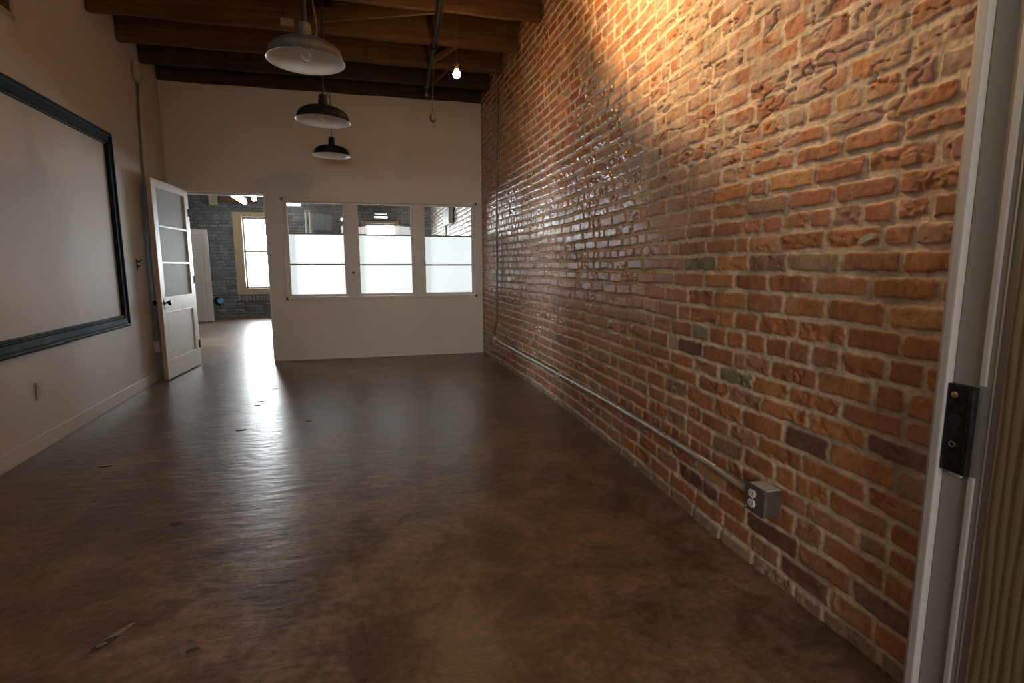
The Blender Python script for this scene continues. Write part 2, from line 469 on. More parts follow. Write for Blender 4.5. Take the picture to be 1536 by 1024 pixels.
beds = [-.10,-.02,.056,.139,.222,.308,.378,.458,.533,.619,.693,.764,.844,.924,1.0,1.078,1.150,1.223,1.292,1.361,1.432,1.509,1.576,1.643]
while beds[-1] < 3.62: beds.append(beds[-1]+.0755)
tr = {0:[1.336,1.463],1:[1.143,1.307,1.531,1.694,1.867,2.087,2.329,2.556],2:[1.23,1.452,1.728,1.907],3:[1.131,1.356,1.478,1.68,1.87,2.08,2.341],
 4:[1.231,1.43,1.651],5:[1.132,1.346,1.484,1.586,1.757,1.972],6:[1.22,1.46,1.687,1.866,2.07,2.196,2.411,2.616],7:[1.131,1.355,1.56,1.787,1.976,2.215],
 8:[1.228,1.454,1.679,1.888,2.115],9:[1.122,1.329,1.548,1.745,1.95],10:[1.226,1.43,1.638,1.859,2.08,2.314],11:[1.083,1.188,1.346,1.459,1.57,1.678,1.797,1.91,2.037,2.183],
 12:[1.156,1.331,1.538,1.722,1.858,1.967,2.212],13:[1.208,1.41,1.597,1.802,2.014],14:[1.27,1.463,1.689,1.877,2.099,2.374],15:[1.179,1.38,1.595,1.801,2.013,2.29],
 16:[1.248,1.439,1.642,1.802,1.884,2.1,2.342],17:[1.114,1.213,1.313,1.422,1.52,1.634,1.74,1.85],18:[1.211,1.42,1.616],19:[1.104,1.311,1.503],20:[1.209,1.403,1.601]}
tr = {k+1:v for k,v in tr.items()}
def place_right(Y, Z, H):
    return np.stack([bow(Y)-H+.008, Y, Z], -1)
def rzone(Y, Z, nl):
    a = sstep(1.25, 1.75, Z+ (nl-.5)*.9)*sstep(3.4, 2.3, Y + (nl-.5)*1.2)
    return a*.9
red = [(5,(.35,.140,.062)),(5,(.385,.158,.068)),(2.6,(.31,.130,.066)),(1.6,(.42,.180,.072)),(1.3,(.34,.175,.110)),(.6,(.30,.165,.115)),(.3,(.43,.225,.095)),(.2,(.36,.25,.15)),(.10,(.17,.085,.06))]
steps = [.985]
while steps[-1] < 7.40: steps.append(steps[-1]+min(.0030*steps[-1], .0095))
zs_ = np.arange(-.012, 3.575, .0040)
DK=(.15,.075,.055); GG=(.23,.20,.125); OR=(.50,.205,.06)
ov = [(2.30,.778,DK),(1.20,.16,DK),(1.51,.60,DK),(1.90,.73,GG),(2.08,.90,GG),(2.16,1.18,(.2,.17,.10)),(1.95,1.19,OR),(1.90,1.46,OR),(1.62,1.45,OR),(1.55,1.47,(.48,.25,.08)),(2.6,1.9,OR),(1.75,1.62,OR),(1.7,1.68,(.5,.22,.07)),(1.15,1.33,(.38,.13,.06)),(1.26,1.33,(.38,.14,.06)),(1.35,1.72,OR),(2.4,1.95,OR),(1.72,.42,(.3,.12,.05)),(1.61,.14,(.16,.07,.05)),(1.40,.10,(.18,.075,.05)),(1.93,.17,(.17,.075,.055)),(2.10,.15,(.15,.07,.055))]
brick_field('wall_right', np.array(steps), zs_, place_right, beds, tr, red, (.60,.47,.335), 11, rzone, material=M_brick, overrides=ov, foot=(.30,.245,.20), ystart=.8)
# same brick wall in the back room, its bright daylight put into paler colours
beds2 = list(np.arange(-.04, 3.7, .0765))
brick_field('wall_right', np.arange(7.40, 14.15, .016), np.arange(-.012,3.575,.009), place_right, beds2, {}, [(3,(.50,.42,.36)),(3,(.58,.50,.43)),(2,(.42,.30,.22)),(1,(.30,.2,.15))], (.25,.21,.18), 23, None, material=M_brick, ystart=7.2)
# grey brick back wall
def place_back(Y, Z, H): return np.stack([Y, YB+.013-H, Z], -1)
WA = (-3.08,-2.37,.66,2.36); WB = (-.26,.48,.66,2.26)
WC = (-1.90,-.60,.60,1.88); WD = (.72,1.27,.60,1.88)  # openings added out of sight to brighten the frosted panes
place_back.holes = [WA, WC, WB, WD]; place_back.flip = True
brick_field('wall_back', np.arange(-4.3, 1.5, .012), np.arange(-.012,3.575,.008), place_back, beds2, {}, [(3,(.15,.165,.18)),(3,(.18,.195,.21)),(2,(.13,.142,.155)),(1,(.23,.235,.24)),(.3,(.16,.12,.10))], (.135,.145,.155), 37, None, material=M_greybrick, ystart=-4.5)

# ------------------------------------------------------------------ plain shell
obj('floor', BX(-4.35,1.6,-5.2,14.3,-.12,0), M_floor, kind='structure')
obj('ceiling', BX(-4.35,1.6,-5.2,14.3,ZC,ZC+.08), M_plank, kind='structure')
# left wall (slightly askew)
bm = bmesh.new()
L = 7.5; box(bm, -.12,0, -5.15,7.2, 0,ZC)
o = obj('wall_left', bm, M_wall, kind='structure'); o.location = (XL(0),0,0); o.rotation_euler = (0,0,TH)
# partition
DX0, DX1, DZ = -2.20, -1.295, 2.075
WX0, WX1, WZ0, WZ1 = -1.10, 1.285, .80, 1.99
bm = bmesh.new()
for a in [(-4.35,DX0,0,ZC),(DX0,DX1,DZ,ZC),(DX1,WX0,0,ZC),(WX0,WX1,0,WZ0),(WX0,WX1,WZ1,ZC),(WX1,1.385,0,ZC)]:
    box(bm, a[0],a[1], D0,D1, a[2],a[3])
bmesh.ops.remove_doubles(bm, verts=bm.verts, dist=1e-5)
obj('wall_far', bm, M_partition, kind='structure')
# back room left wall
bm = bmesh.new()
for a in [(D1,8.85,0,ZC),(8.85,10.15,0,.7),(8.85,10.15,2.6,ZC),(10.15,YB+.1,0,ZC)]: box(bm,-4.35,-4.22,a[0],a[1],a[2],a[3])
obj('wall_back_left', bm, M_panelgrey, kind='structure')
w6 = empty('window_6', (-4.285,9.5,0)); w6['kind']='structure'  # unseen window added to light the back room and frosted panes
bm = bmesh.new()
for a in [(-.65,-.6,.7,2.6),(.6,.65,.7,2.6),(-.65,.65,.7,.76),(-.65,.65,2.54,2.6),(-.65,.65,1.62,1.66)]: box(bm,-.03,.03,a[0],a[1],a[2],a[3],bevel=.003)
obj('sash', bm, M_white, w6); obj('pane', BX(-.003,.003,-.61,.61,.74,2.56), M_glass, w6)
# masonry behind brick skins
obj('wall_right_core', BX(1.52,1.64,-5.15,14.2,0,ZC), M_greybrick_sill, kind='structure')
bm = bmesh.new()
for a in [(-4.35,WA[0],0,ZC),(WA[0],WA[1],0,WA[2]),(WA[0],WA[1],WA[3],ZC),(WA[1],WC[0],0,ZC),(WC[0],WC[1],0,WC[2]),(WC[0],WC[1],WC[3],ZC),(WC[1],WB[0],0,ZC),(WB[0],WB[1],0,WB[2]),(WB[0],WB[1],WB[3],ZC),(WB[1],WD[0],0,ZC),(WD[0],WD[1],0,WD[2]),(WD[0],WD[1],WD[3],ZC),(WD[1],1.6,0,ZC)]:
    box(bm, a[0],a[1],YB+.03,YB+.28,a[2],a[3])
obj('wall_back_core', bm, M_greybrick_sill, kind='structure')
# near wall with the doorway the view is taken through, and the lobby behind it
bm = bmesh.new()
box(bm, -2.3,-.85,.62,.93,0,ZC); box(bm, -.85,1.34,.62,.93,2.18,ZC); box(bm, 1.345,1.52,.55,.93,0,ZC)
obj('wall_near', bm, M_wall, kind='structure')
obj('wall_lobby_back', BX(-2.3,1.52,-5.2,-5.08,0,ZC), M_wall, kind='structure')
# baseboards
bm = bmesh.new(); box(bm, 0,.018, 1.0,7.16, 0,.105, bevel=.004)
o = obj('baseboard_left', bm, M_trim, kind='structure'); o.location=(XL(0),0,0); o.rotation_euler=(0,0,TH)
obj('baseboard_far', BX(DX1+.005,1.375,D0-.016,D0,0,.090,bevel=.004), M_trim, kind='structure')

# ------------------------------------------------------------------ doorway frame and glazed door
bm = bmesh.new()
box(bm, DX0,DX0+.018,D0+.004,D1+.012,0,DZ, bevel=.002); box(bm, DX0+.018,DX0+.026,D0+.06,D1-.01,0,DZ-.028, bevel=.002)
box(bm, DX1-.020,DX1,D0-.004,D1+.012,0,DZ, bevel=.002)
box(bm, DX0+.028,DX1-.02,D0-.010,D1+.012,DZ-.022,DZ, bevel=.002); box(bm, DX0+.042,DX1-.02,D0+.05,D1-.01,DZ-.036,DZ-.022, bevel=.002)
box(bm, DX0-.06,DX0,D1,D1+.02,0,DZ+.06, bevel=.003); box(bm, DX1,DX1+.06,D1,D1+.02,0,DZ+.06, bevel=.003)
obj('trim_1', bm, M_white, kind='structure')

hx, hy = -2.155, 7.135
tipx, tipy = -2.190, 6.195
ang = math.atan2(tipy-hy, tipx-hx)
W = math.hypot(tipx-hx, tipy-hy)
t = empty('glazed_door', (hx,hy,.012), ang)      # local x: hinge -> free edge, local +y towards the room
tag(t, 'open white half-glazed door with three panes and a lower panel, against the left wall', 'door')
HT = 2.058; ST = .100; th = .042
zs3 = [(1.600,1.975),(1.225,1.580),(.860,1.205)]
bm = bmesh.new()
def fbox(bm,*a,**k): return box(bm,*a,**k)
fbox(bm,0,ST,-th/2,th/2,0,HT,bevel=.002); fbox(bm,W-ST,W,-th/2,th/2,0,HT,bevel=.002)
fbox(bm,ST,W-ST,-th/2,th/2,1.975,HT); fbox(bm,ST,W-ST,-th/2,th/2,.700,.860); fbox(bm,ST,W-ST,-th/2,th/2,0,.190)
obj('frame', bm, M_white, t)
bm = bmesh.new(); fbox(bm,ST,W-ST,-th/2+.002,th/2-.001,1.578,1.602,bevel=.003); fbox(bm,ST,W-ST,-th/2+.002,th/2-.001,1.203,1.227,bevel=.003)
obj('glazing_bar', bm, M_white, t)
tag(obj('bare_edge', BX(W-.001,W+.002,-th/2+.002,th/2-.002,.002,HT-.002), M_tan, t), 'bare tan wooden lock edge of the door')
for i,(a,b_) in enumerate(zs3):
    p = obj('pane', BX(ST-.004,W-ST+.004,-.003,.003,a-.004,b_+.004), M_refl_tint if i==0 else M_frost_door, t)
    p['label'] = 'clear upper pane' if i==0 else 'frosted pale blue-grey pane'
bm = bmesh.new(); fbox(bm,ST-.004,W-ST+.004,-.008,.008,.186,.704)
s = 1 
# moulded bead around the lower panel on both faces
for yy in (-.014,.014):
    for a in [(ST,W-ST,.190,.202),(ST,W-ST,.688,.700)]: fbox(bm,a[0],a[1],yy-.007,yy+.007,a[2],a[3],bevel=.003)
    for a in [(ST,ST+.012,.19,.70),(W-ST-.012,W-ST,.19,.70)]: fbox(bm,a[0],a[1],yy-.007,yy+.007,a[2],a[3],bevel=.003)
obj('lower_panel', bm, M_white, t)
def knob(sgn):
    bm = bmesh.new()
    lathe_solid(bm, [(.024,0),(.024,.003),(.020,.005),(.009,.008),(.008,.030),(.014,.034),(.024,.042),(.028,.050),(.026,.058),(.016,.064),(.004,.066)], 24, axis='y')
    for v in bm.verts: v.co.y *= sgn
    return bm
for sg in (1,-1):
    k = obj('door_knob', knob(sg), M_iron, t, smooth=True); k.location = (W-.062, sg*(th/2), .800)
    bm = bmesh.new(); box(bm,-.022,.022,-.003 if sg>0 else -.001,.001 if sg>0 else .003,-.07,.05,bevel=.002)
    for v in bm.verts: v.co.y += 0
    e = obj('key_plate', bm, M_iron, k); e.location = (0, sg*.001, -.0)
k = obj('thumb_turn', tube(bmesh.new(), [(0,0,0),(0,.028,0),(-.02,.034,0),(-.034,.034,.002)], [.007,.007,.006,.004]), M_iron, t, smooth=True); k.location=(W-.135, th/2, .805)
for z in (.25,1.02,1.80):
    bm = bmesh.new(); tube(bm,[(-.004,th/2+.004,z-.045),(-.004,th/2+.004,z+.045)],.006); box(bm,-.002,.028,th/2-.002,th/2+.002,z-.045,z+.045)
    obj('hinge', bm, M_iron, t)
obj('door_stop', BX(.38,.41,-.012,.014,-.011,.004,bevel=.002), M_white, t)

# ------------------------------------------------------------------ interior windows in the partition
bm = bmesh.new()   # casing border round the three sashes
c0,c1,cz0,cz1 = -1.125,1.31,.768,2.018
for a in [(c0,c1,cz0,cz0+.034),(c0,c1,cz1-.034,cz1),(c0,c0+.03,cz0,cz1),(c1-.03,c1,cz0,cz1)]:
    box(bm,a[0],a[1],D0-.020,D0+.002,a[2],a[3],bevel=.004)
sash = [(-1.085,-.378),(-.243,.468),(.595,1.268)]
for a in [(-.378,-.243),(.468,.595)]: box(bm,a[0],a[1],D0+.002,D0+.085,WZ0,WZ1,bevel=.002)
box(bm,c0+.03,sash[0][0],D0+.004,D0+.1,WZ0,WZ1); box(bm,sash[2][1],c1-.03,D0+.004,D0+.1,WZ0,WZ1)
for a in [(-.378,-.243),(.468,.595)]: box(bm,a[0]+.028,a[1]-.028,D0-.008,D0+.004,cz0+.034,cz1-.034,bevel=.003)
obj('trim_2', bm, M_partition, kind='structure')
for i,(a,b_) in enumerate(sash):
    w = empty('window_%d'%(i+1), (a,D0+.03,0)); w['kind']='structure'
    ww = b_-a; s=.026; zlo,zhi = .803,1.987; m1,m2 = 1.590-.006*i,1.208-.004*i
    bm = bmesh.new()
    box(bm,0,s,-.018,.018,zlo,zhi,bevel=.003); box(bm,ww-s,ww,-.018,.018,zlo,zhi,bevel=.003)
    box(bm,s,ww-s,-.018,.018,zlo,zlo+.030,bevel=.003); box(bm,s,ww-s,-.018,.018,zhi-.024,zhi,bevel=.003)
    obj('sash', bm, M_partition, w)
    bm = bmesh.new()
    for m_ in (m1,m2): box(bm,s,ww-s,-.012,.012,m_-.009,m_+.009,bevel=.003)
    obj('glazing_bar', bm, M_jamb, w)  # backlit darkness of the bars put into a darker paint
    for j,(z0,z1) in enumerate([(m1+.006,zhi-.02),(m2+.006,m1-.006),(zlo+.026,m2-.006)]):
        p = obj('pane', BX(s-.003,ww-s+.003,.001,.004,z0,z1), M_glass if j==0 else M_frost, w)
        p['label'] = 'clear pane' if j==0 else 'frosted white pane'
# old latch holes left in the mullion
kh = empty('latch_plate', (-.300,D0-.008,1.105)); tag(kh,'small dark keyhole plate on the mullion left of the middle interior window','latch')
obj('plate', BX(-.020,.016,-.004,0,-.012,.012,bevel=.002), M_iron, kh); obj('screw', lathe_solid(bmesh.new(),[(.006,-.004),(.005,0)],12,(-.01,0,-.10),'y'), M_iron, kh)

# ------------------------------------------------------------------ exterior windows in the back wall, seen and added
def ext_window(n, R_, cas, rail):
    x0,x1,z0,z1 = R_
    w = empty('window_%d'%n, ((x0+x1)/2, YB, 0)); w['kind']='structure'; cx=(x0+x1)/2
    bm = bmesh.new(); c=cas
    for a in [(x0-c,x0+.01,z0-.14,z1+c*.55),(x1-.01,x1+c,z0-.14,z1+c*.55),(x0,x1,z1-.01,z1+c*.55),(x0,x1,z0-.14,z0+.01)]:
        box(bm,a[0]-cx,a[1]-cx,-.035,.05,a[2],a[3],bevel=.004)
    obj('casing', bm, M_casing, w)
    bm = bmesh.new()
    for a in [(x0,x0+.04,z0,z1),(x1-.04,x1,z0,z1),(x0,x1,z0,z0+.05),(x0,x1,z1-.05,z1)]:
        box(bm,a[0]-cx,a[1]-cx,.08,.12,a[2],a[3],bevel=.003)
    box(bm,x0-cx,x1-cx,.055,.115,rail-.030,rail+.030,bevel=.003)
    obj('sash', bm, M_white, w)
    obj('pane', BX(x0+.03-cx,x1-.03-cx,.098,.102,z0+.04,z1-.04), M_glass, w)
ext_window(4, WA, .19, 1.55); ext_window(5, WB, .085, 1.5); ext_window(7, WC, .05, 1.25); ext_window(8, WD, .04, 1.25)  # last two are unseen additions that brighten the frosted panes
bm = bmesh.new()
for i in range(16):
    x = -3.25+i*.078; box(bm, x,x+.056,YB-.055,YB+.02,.385+random.uniform(-.01,.005),.505,bevel=.006)
obj('trim_3', bm, M_greybrick_sill, kind='structure')

# ------------------------------------------------------------------ six-panel door in the back room
a2 = math.atan2(.22, .72); W2 = .765
t = empty('panel_door', (-4.22,12.55,.012), a2)
tag(t,'white six-panel door standing open in the back room, seen through the doorway','door')
obj('slab', BX(0,W2,-.012,.012,0,1.955), M_white, t)
bm = bmesh.new()
zr = [(0,.20),(.80,.93),(1.46,1.56),(1.84,1.955)]
for yy in (-1,1):
    y0,y1 = (-.02,-.012) if yy<0 else (.012,.02)
    for a in [(0,.11),(.345,.42),(W2-.11,W2)]: box(bm,a[0],a[1],y0,y1,0,1.955,bevel=.003)
    for z in zr: box(bm,.11,W2-.11,y0,y1,z[0],z[1],bevel=.003)
obj('stiles_and_rails', bm, M_white, t)
bm = bmesh.new()
for (xa,xb) in [(.14,.315),(.45,.625)]:
    for (za,zb) in [(.235,.765),(.965,1.425),(1.595,1.81)]: box(bm,xa,xb,-.021,.021,za,zb,bevel=.006)
obj('raised_panels', bm, M_white, t)

bm = bmesh.new(); box(bm,-4.20,-4.03,13.16,13.24,0,3.0); [box(bm,x,x+.03,13.13,13.17,0,3.0,bevel=.004) for x in (-4.19,-4.13,-4.07)]
obj('trim_9', bm, M_white, kind='structure')
# ------------------------------------------------------------------ ceiling joists
def joist(name, y, z=T, w=.05, mt=M_joist, dark=False, dz=0):
    bm = bmesh.new()
    x0, x1 = XL(y)+.012, float(bow(y))-.02
    n = 40; prof = [(-w/2,0),(w/2,0),(w/2,ZC-z-.001),(-w/2,ZC-z-.001)]
    rings=[]
    for i in range(n+1):
        x = x0+(x1-x0)*i/n
        wob = .004*math.sin(i*.7+y*9)+random.uniform(-.002,.002)
        rings.append([bm.verts.new((x-(x0+x1)/2, p[0]+(wob if p[1]==0 else 0)*.6, p[1]+(wob if p[1]==0 else 0))) for p in prof])
    for a,b_ in zip(rings,rings[1:]):
        for k in range(4): bm.faces.new((a[k],a[(k+1)%4],b_[(k+1)%4],b_[k]))
    bm.faces.new(rings[0]); bm.faces.new(rings[-1])
    o = obj(name, bm, mt); o.location = ((x0+x1)/2, y+w/2, z); return o
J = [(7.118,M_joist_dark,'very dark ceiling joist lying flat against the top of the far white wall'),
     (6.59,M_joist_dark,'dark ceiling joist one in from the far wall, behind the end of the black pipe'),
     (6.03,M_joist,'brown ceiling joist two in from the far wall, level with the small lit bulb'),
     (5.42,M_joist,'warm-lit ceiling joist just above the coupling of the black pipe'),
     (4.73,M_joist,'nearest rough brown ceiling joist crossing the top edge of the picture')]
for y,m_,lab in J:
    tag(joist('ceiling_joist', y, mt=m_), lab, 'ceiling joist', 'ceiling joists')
# herringbone bridging between the joists
def plank(p, q, w, h, mt, lab):
    p=Vector(p); q=Vector(q); d=q-p; Lh=d.length
    bm = BX(0,Lh,-w/2,w/2,-h/2,h/2,bevel=.003)
    o = obj('bridging_board', bm, mt); o.location = p
    o.rotation_euler = d.to_track_quat('X','Z').to_euler(); tag(o, lab, 'brace', 'bridging boards between the joists'); return o
plank((-.47,5.38,3.40),(.60,4.80,3.345),.03,.12,M_brace,'largest pale bridging board slanting between the two nearest joists, beside the near pendant')
plank((.62,5.99,3.315),(.90,5.49,3.36),.03,.05,M_brace,'short bridging stick just left of the lit bulb, above the coupling')
plank((.70,6.575,3.30),(.88,6.085,3.36),.03,.05,M_joist,'small dark bridging stick low behind the lit bulb')

# ------------------------------------------------------------------ pendants
def pendant(name, x, y, z, sc, ext, neckm, lab, stem, cordpts=None, bulb=True, tilt=(0,0)):
    t = empty(name, (x,y,z)); tag(t, lab, 'pendant lamp', 'row of dome pendants over the floor')
    outer = [(.200,0.0),(.1985,.004),(.190,.012),(.186,.035),(.178,.056),(.160,.074),(.130,.090),(.095,.102),(.060,.110),(.036,.114)]
    inner = [(.034,.110),(.060,.1065),(.095,.0985),(.129,.0865),(.158,.071),(.175,.053),(.183,.033),(.187,.011),(.1955,.0015)]
    bm = lathe(bmesh.new(), [(r*sc,zz*sc) for r,zz in outer], 64); obj('shade', bm, ext, t, smooth=True)
    bm = lathe(bmesh.new(), [(r*sc,zz*sc) for r,zz in inner]+[(.200*sc,0)], 64); obj('reflector', bm, M_enamel, t, smooth=True)
    bm = lathe_solid(bmesh.new(), [(r*sc,zz*sc) for r,zz in [(.038,.112),(.037,.118),(.034,.125),(.031,.180),(.028,.190),(.012,.194)]], 32)
    obj('neck', bm, neckm, t, smooth=True)
    top = ZC-.002-z
    bm = tube(bmesh.new(), [(0,0,.19*sc),(0,0,top)], stem, 12); obj('stem', bm, M_black, t, smooth=True)
    obj('canopy', lathe_solid(bmesh.new(), [(.03,top-.05),(.06,top-.02),(.062,top)], 24), M_black, t, smooth=True)
    if cordpts: obj('cord', tube(bmesh.new(), cordpts, .0045, 8), M_cord, t, smooth=True)
    s_ = obj('socket', lathe_solid(bmesh.new(), [(.018*sc,.055),(.019*sc,.09),(.03*sc,.108*sc)], 20), M_whiteplastic, t, smooth=True)
    if bulb: obj('bulb', lathe_solid(bmesh.new(), [(.004,.004),(.014,.007),(.024,.016),(.028,.028),(.024,.042),(.014,.056),(.013,.062)], 24), M_bulb_off, t, smooth=True)
    t.rotation_euler = (tilt[0],tilt[1],0)
    return t
pendant('pendant_lamp', -.328, 3.19, 2.262, 1.0, M_galv, M_galv, 'large nearest pendant with a mottled galvanised steel dome and twisted cord', .013,
        [(.055,.0,.115),(.062,.01,.18),(.045,.02,.30),(.05,.015,.40),(.035,0,.6),(.03,0,1.26)], tilt=(0,math.radians(.2)))
pendant('pendant_lamp', -.356, 4.41, 2.262, 1.0, M_black_enamel, M_black_enamel, 'middle pendant with a glossy black dome shade, partly against the far joists', .006,
        [(.036,0,.11),(.052,0,.14),(.05,0,.17),(.03,0,.20),(.008,0,.24)], tilt=(0,math.radians(2.0)))
pendant('pendant_lamp', -.4286, 6.19, 2.352, 1.0, M_black_enamel, M_black_enamel, 'smallest farthest pendant with a black dome shade in front of the white wall', .0045, None, tilt=(0,math.radians(1)))

# lit bulb on a cord
t = empty('hanging_bulb', (.667,4.45,2.66)); tag(t,'bare lit amber bulb hanging on a thin cord beside the brick wall','light bulb')
obj('glass', lathe_solid(bmesh.new(), [(.003,0),(.016,.004),(.027,.016),(.030,.030),(.027,.044),(.017,.060),(.013,.070)], 24), M_bulb_lit, t, smooth=True)
obj('socket', lathe_solid(bmesh.new(), [(.014,.068),(.016,.075),(.016,.105),(.007,.118)], 20), M_brass, t, smooth=True)
obj('cord', tube(bmesh.new(), [(0,0,.115),(0,0,ZC-2.662)], .003, 8), M_cord, t, smooth=True)

# black pipe under the joists with couplings
t = empty('black_ceiling_pipe', (.60,5.46,3.25)); tag(t,'black iron pipe running under the ceiling joists toward the far wall','pipe')
obj('pipe', tube(bmesh.new(), [(-.075,-3.4,.004),(-.04,-.92,.004),(0,0,0),(.03,1.12,0)], .017, 14), M_black, t, smooth=True)
obj('coupling', lathe_solid(bmesh.new(), [(.022,-.05),(.027,-.04),(.027,.04),(.022,.05)], 20, (0,0,0), 'y'), M_black, t, smooth=True)
bm = bmesh.new(); lathe_solid(bm, [(.018,-.11),(.024,-.10),(.024,-.06),(.018,-.05),(.018,.01)], 18, (.032,1.13,0)); lathe_solid(bm, [(.022,-.03),(.022,.03)],18,(.031,1.12,0),'y')
obj('end_fitting', bm, M_galv, t, smooth=True)
obj('strap', BX(-.028,.028,-.012,.012,-.021,.032,bevel=.003), M_black, t)
# second thin cable lying along the pipe
obj('cable', tube(bmesh.new(), [(-.05,-3.3,-.012),(-.015,-.92,-.018),(.022,-.05,-.02)], .006, 8), M_black, t, smooth=True)

# cord with hook
t = empty('dangling_hook', (.575,5.46,2.545)); tag(t,'small dark hook on a thin cord dangling from the black pipe','hook')
obj('cord', tube(bmesh.new(), [(.025,0,.68),(.01,0,.35),(0,0,.16),(-.012,0,.07)], .0035, 8), M_cord, t, smooth=True)
obj('hook', tube(bmesh.new(), [(-.02,0,.10),(-.022,0,.07),(-.012,0,.045),(.010,0,.035),(.026,0,.045),(.028,0,.065)], [.004,.009,.011,.009,.007,.004], 10), M_black, t, smooth=True)
obj('cord_tail', tube(bmesh.new(), [(-.012,0,.045),(.0,0,.02),(.018,0,-.005),(.024,0,-.03)], .0035, 8), M_black, t, smooth=True)
obj('loop', tube(bmesh.new(), [(0,0,.165),(.015,0,.13),(.018,0,.09),(.008,0,.045)], .0025, 8), M_cord, t, smooth=True)

# scrap of paper and wire on the joist behind the near pendant
t = empty('wire_loop', (-.70,5.405,3.34)); tag(t,'loop of old wire and a torn paper scrap on a joist beside the near pendant','wire')
obj('scrap', BX(-.055,.055,-.006,.016,-.035,.025,bevel=.001), M_paperscrap, t)
obj('wire', tube(bmesh.new(), [(-.03,-.01,.03),(-.035,-.01,.08),(-.01,-.015,.12),(.02,-.01,.09),(.0,-.01,.05),(-.015,-.01,.03)], .003, 8), M_black, t, smooth=True)

# ------------------------------------------------------------------ things on the left wall
def onleft(name, y, z): return empty(name, (XL(y), y, z), TH)
# moulding frame
t = onleft('moulding_frame', 5.56, 0); tag(t,'large navy blue moulding frame fixed round a blank field of the left wall','frame')
Y0,Y1,Z0,Z1 = -3.0,.055,.645,2.345; wd=.105
profile = [(0,0),(0,.014),(.010,.018),(.016,.012),(.024,.012),(.030,.022),(.072,.026),(.080,.034),(.094,.036),(.105,.030),(.105,0)]
corners = [((Y0,Z0),(1,1)),((Y1,Z0),(-1,1)),((Y1,Z1),(-1,-1)),((Y0,Z1),(1,-1))]
for i in range(4):
    (pa,sa),(pb,sb) = corners[i],corners[(i+1)%4]
    bm = bmesh.new(); A=[];B=[]
    for (u,tk) in profile:
        inn = wd-u
        A.append(bm.verts.new((tk, pa[0]+sa[0]*inn, pa[1]+sa[1]*inn))); B.append(bm.verts.new((tk, pb[0]+sb[0]*inn, pb[1]+sb[1]*inn)))
    for k in range(len(profile)-1): bm.faces.new((A[k],A[k+1],B[k+1],B[k]))
    bm.faces.new(A); bm.faces.new(B)
    obj('rail' if i%2==0 else 'stile', bm, M_navy, t)
# receptacle
t = onleft('wall_outlet', 4.065, .385); tag(t,'tan duplex outlet plate low on the left wall below the navy frame','outlet')
obj('cover_plate', BX(0,.006,-.036,.036,-.058,.058,bevel=.002), M_ivory, t)
for z in (-.022,.022):
    r = obj('receptacle', lathe_solid(bmesh.new(),[(.017,.0055),(.0165,.008),(.015,.0085)],24,(0,0,0),'x'), M_ivory, t); r.location=(0,0,z)
    obj('slots', box(BX(.0083,.0088,-.008,-.006,-.005,.005),.0083,.0088,.006,.008,-.005,.005), M_dark, r)
obj('screw', lathe_solid(bmesh.new(),[(.003,.005),(.003,.0072)],10,(0,0,0),'x'), M_boxsteel, t)
# vent
t = onleft('air_vent', 4.15, 2.89); tag(t,'slatted tan air vent high on the left wall at the picture corner','vent')
bm = bmesh.new()
for a in [(-.19,.165,-.145,-.115),(-.19,.165,.115,.145),(-.19,-.16,-.145,.145),(.135,.165,-.145,.145)]: box(bm,0,.012,a[0],a[1],a[2],a[3],bevel=.003)
obj('frame', bm, M_ivory, t)
bm = bmesh.new()
for i in range(14):
    z = -.108+i*.0165; n0=len(bm.verts); box(bm,.001,.010,-.16,.135,z-.0015,z+.0015); bm.verts.ensure_lookup_table()
    for v in bm.verts[n0:]: v.co.z += (v.co.x-.005)*-.7
obj('grille', bm, M_ivory, t); obj('duct_shade', BX(.0005,.0015,-.16,.135,-.115,.115), M_dark, t)  # dark sheet painted in for the shade behind the slats
# conduit run behind the door
t = onleft('wall_conduit', 6.36, 0); tag(t,'thin painted conduit dropping down the left wall behind the open door','conduit')
obj('pipe', tube(bmesh.new(), [(.016,.10,3.03),(.016,.06,2.7),(.016,.03,2.2),(.016,.01,1.2),(.016,.01,.44)], .009, 12), M_boxsteel, t, smooth=True)
obj('cable', tube(bmesh.new(), [(.012,.135,3.03),(.012,.075,2.7),(.012,.052,2.2),(.012,.034,1.5)], .005, 8), M_cord, t, smooth=True)
obj('strap', BX(0,.028,-.01,.05,1.93,1.95,bevel=.002), M_boxsteel, t)
t = onleft('round_junction_box', 6.44, 3.13); tag(t,'small tan box on a round plate atop the thin conduit on the left wall','junction box')
obj('back_plate', lathe_solid(bmesh.new(),[(.11,0),(.11,.006),(.10,.01)],32,(0,.06,0),'x'), M_wall, t, smooth=True)
obj('body', BX(.009,.07,-.07,.05,-.095,.085,bevel=.008), M_ivory, t)
t = onleft('conduit_box', 6.36, .355); tag(t,'small white electrical box at the foot of the conduit behind the door','junction box')
obj('body', BX(0,.05,-.10,.06,-.06,.055,bevel=.003), M_trim, t)
t = onleft('wall_hook', 6.0, 1.205); tag(t,'small dark iron hook on the left wall beside the open door','hook')
bm = bmesh.new(); box(bm,0,.004,-.012,.012,-.055,.06,bevel=.001); obj('plate', bm, M_iron, t)
obj('prong', tube(bmesh.new(), [(.004,0,.03),(.03,0,.03),(.042,0,.05)], .006, 8), M_iron, t, smooth=True)
obj('lower_prong', tube(bmesh.new(), [(.004,0,-.01),(.025,-.015,-.02),(.03,-.03,-.005)], .006, 8), M_iron, t, smooth=True)

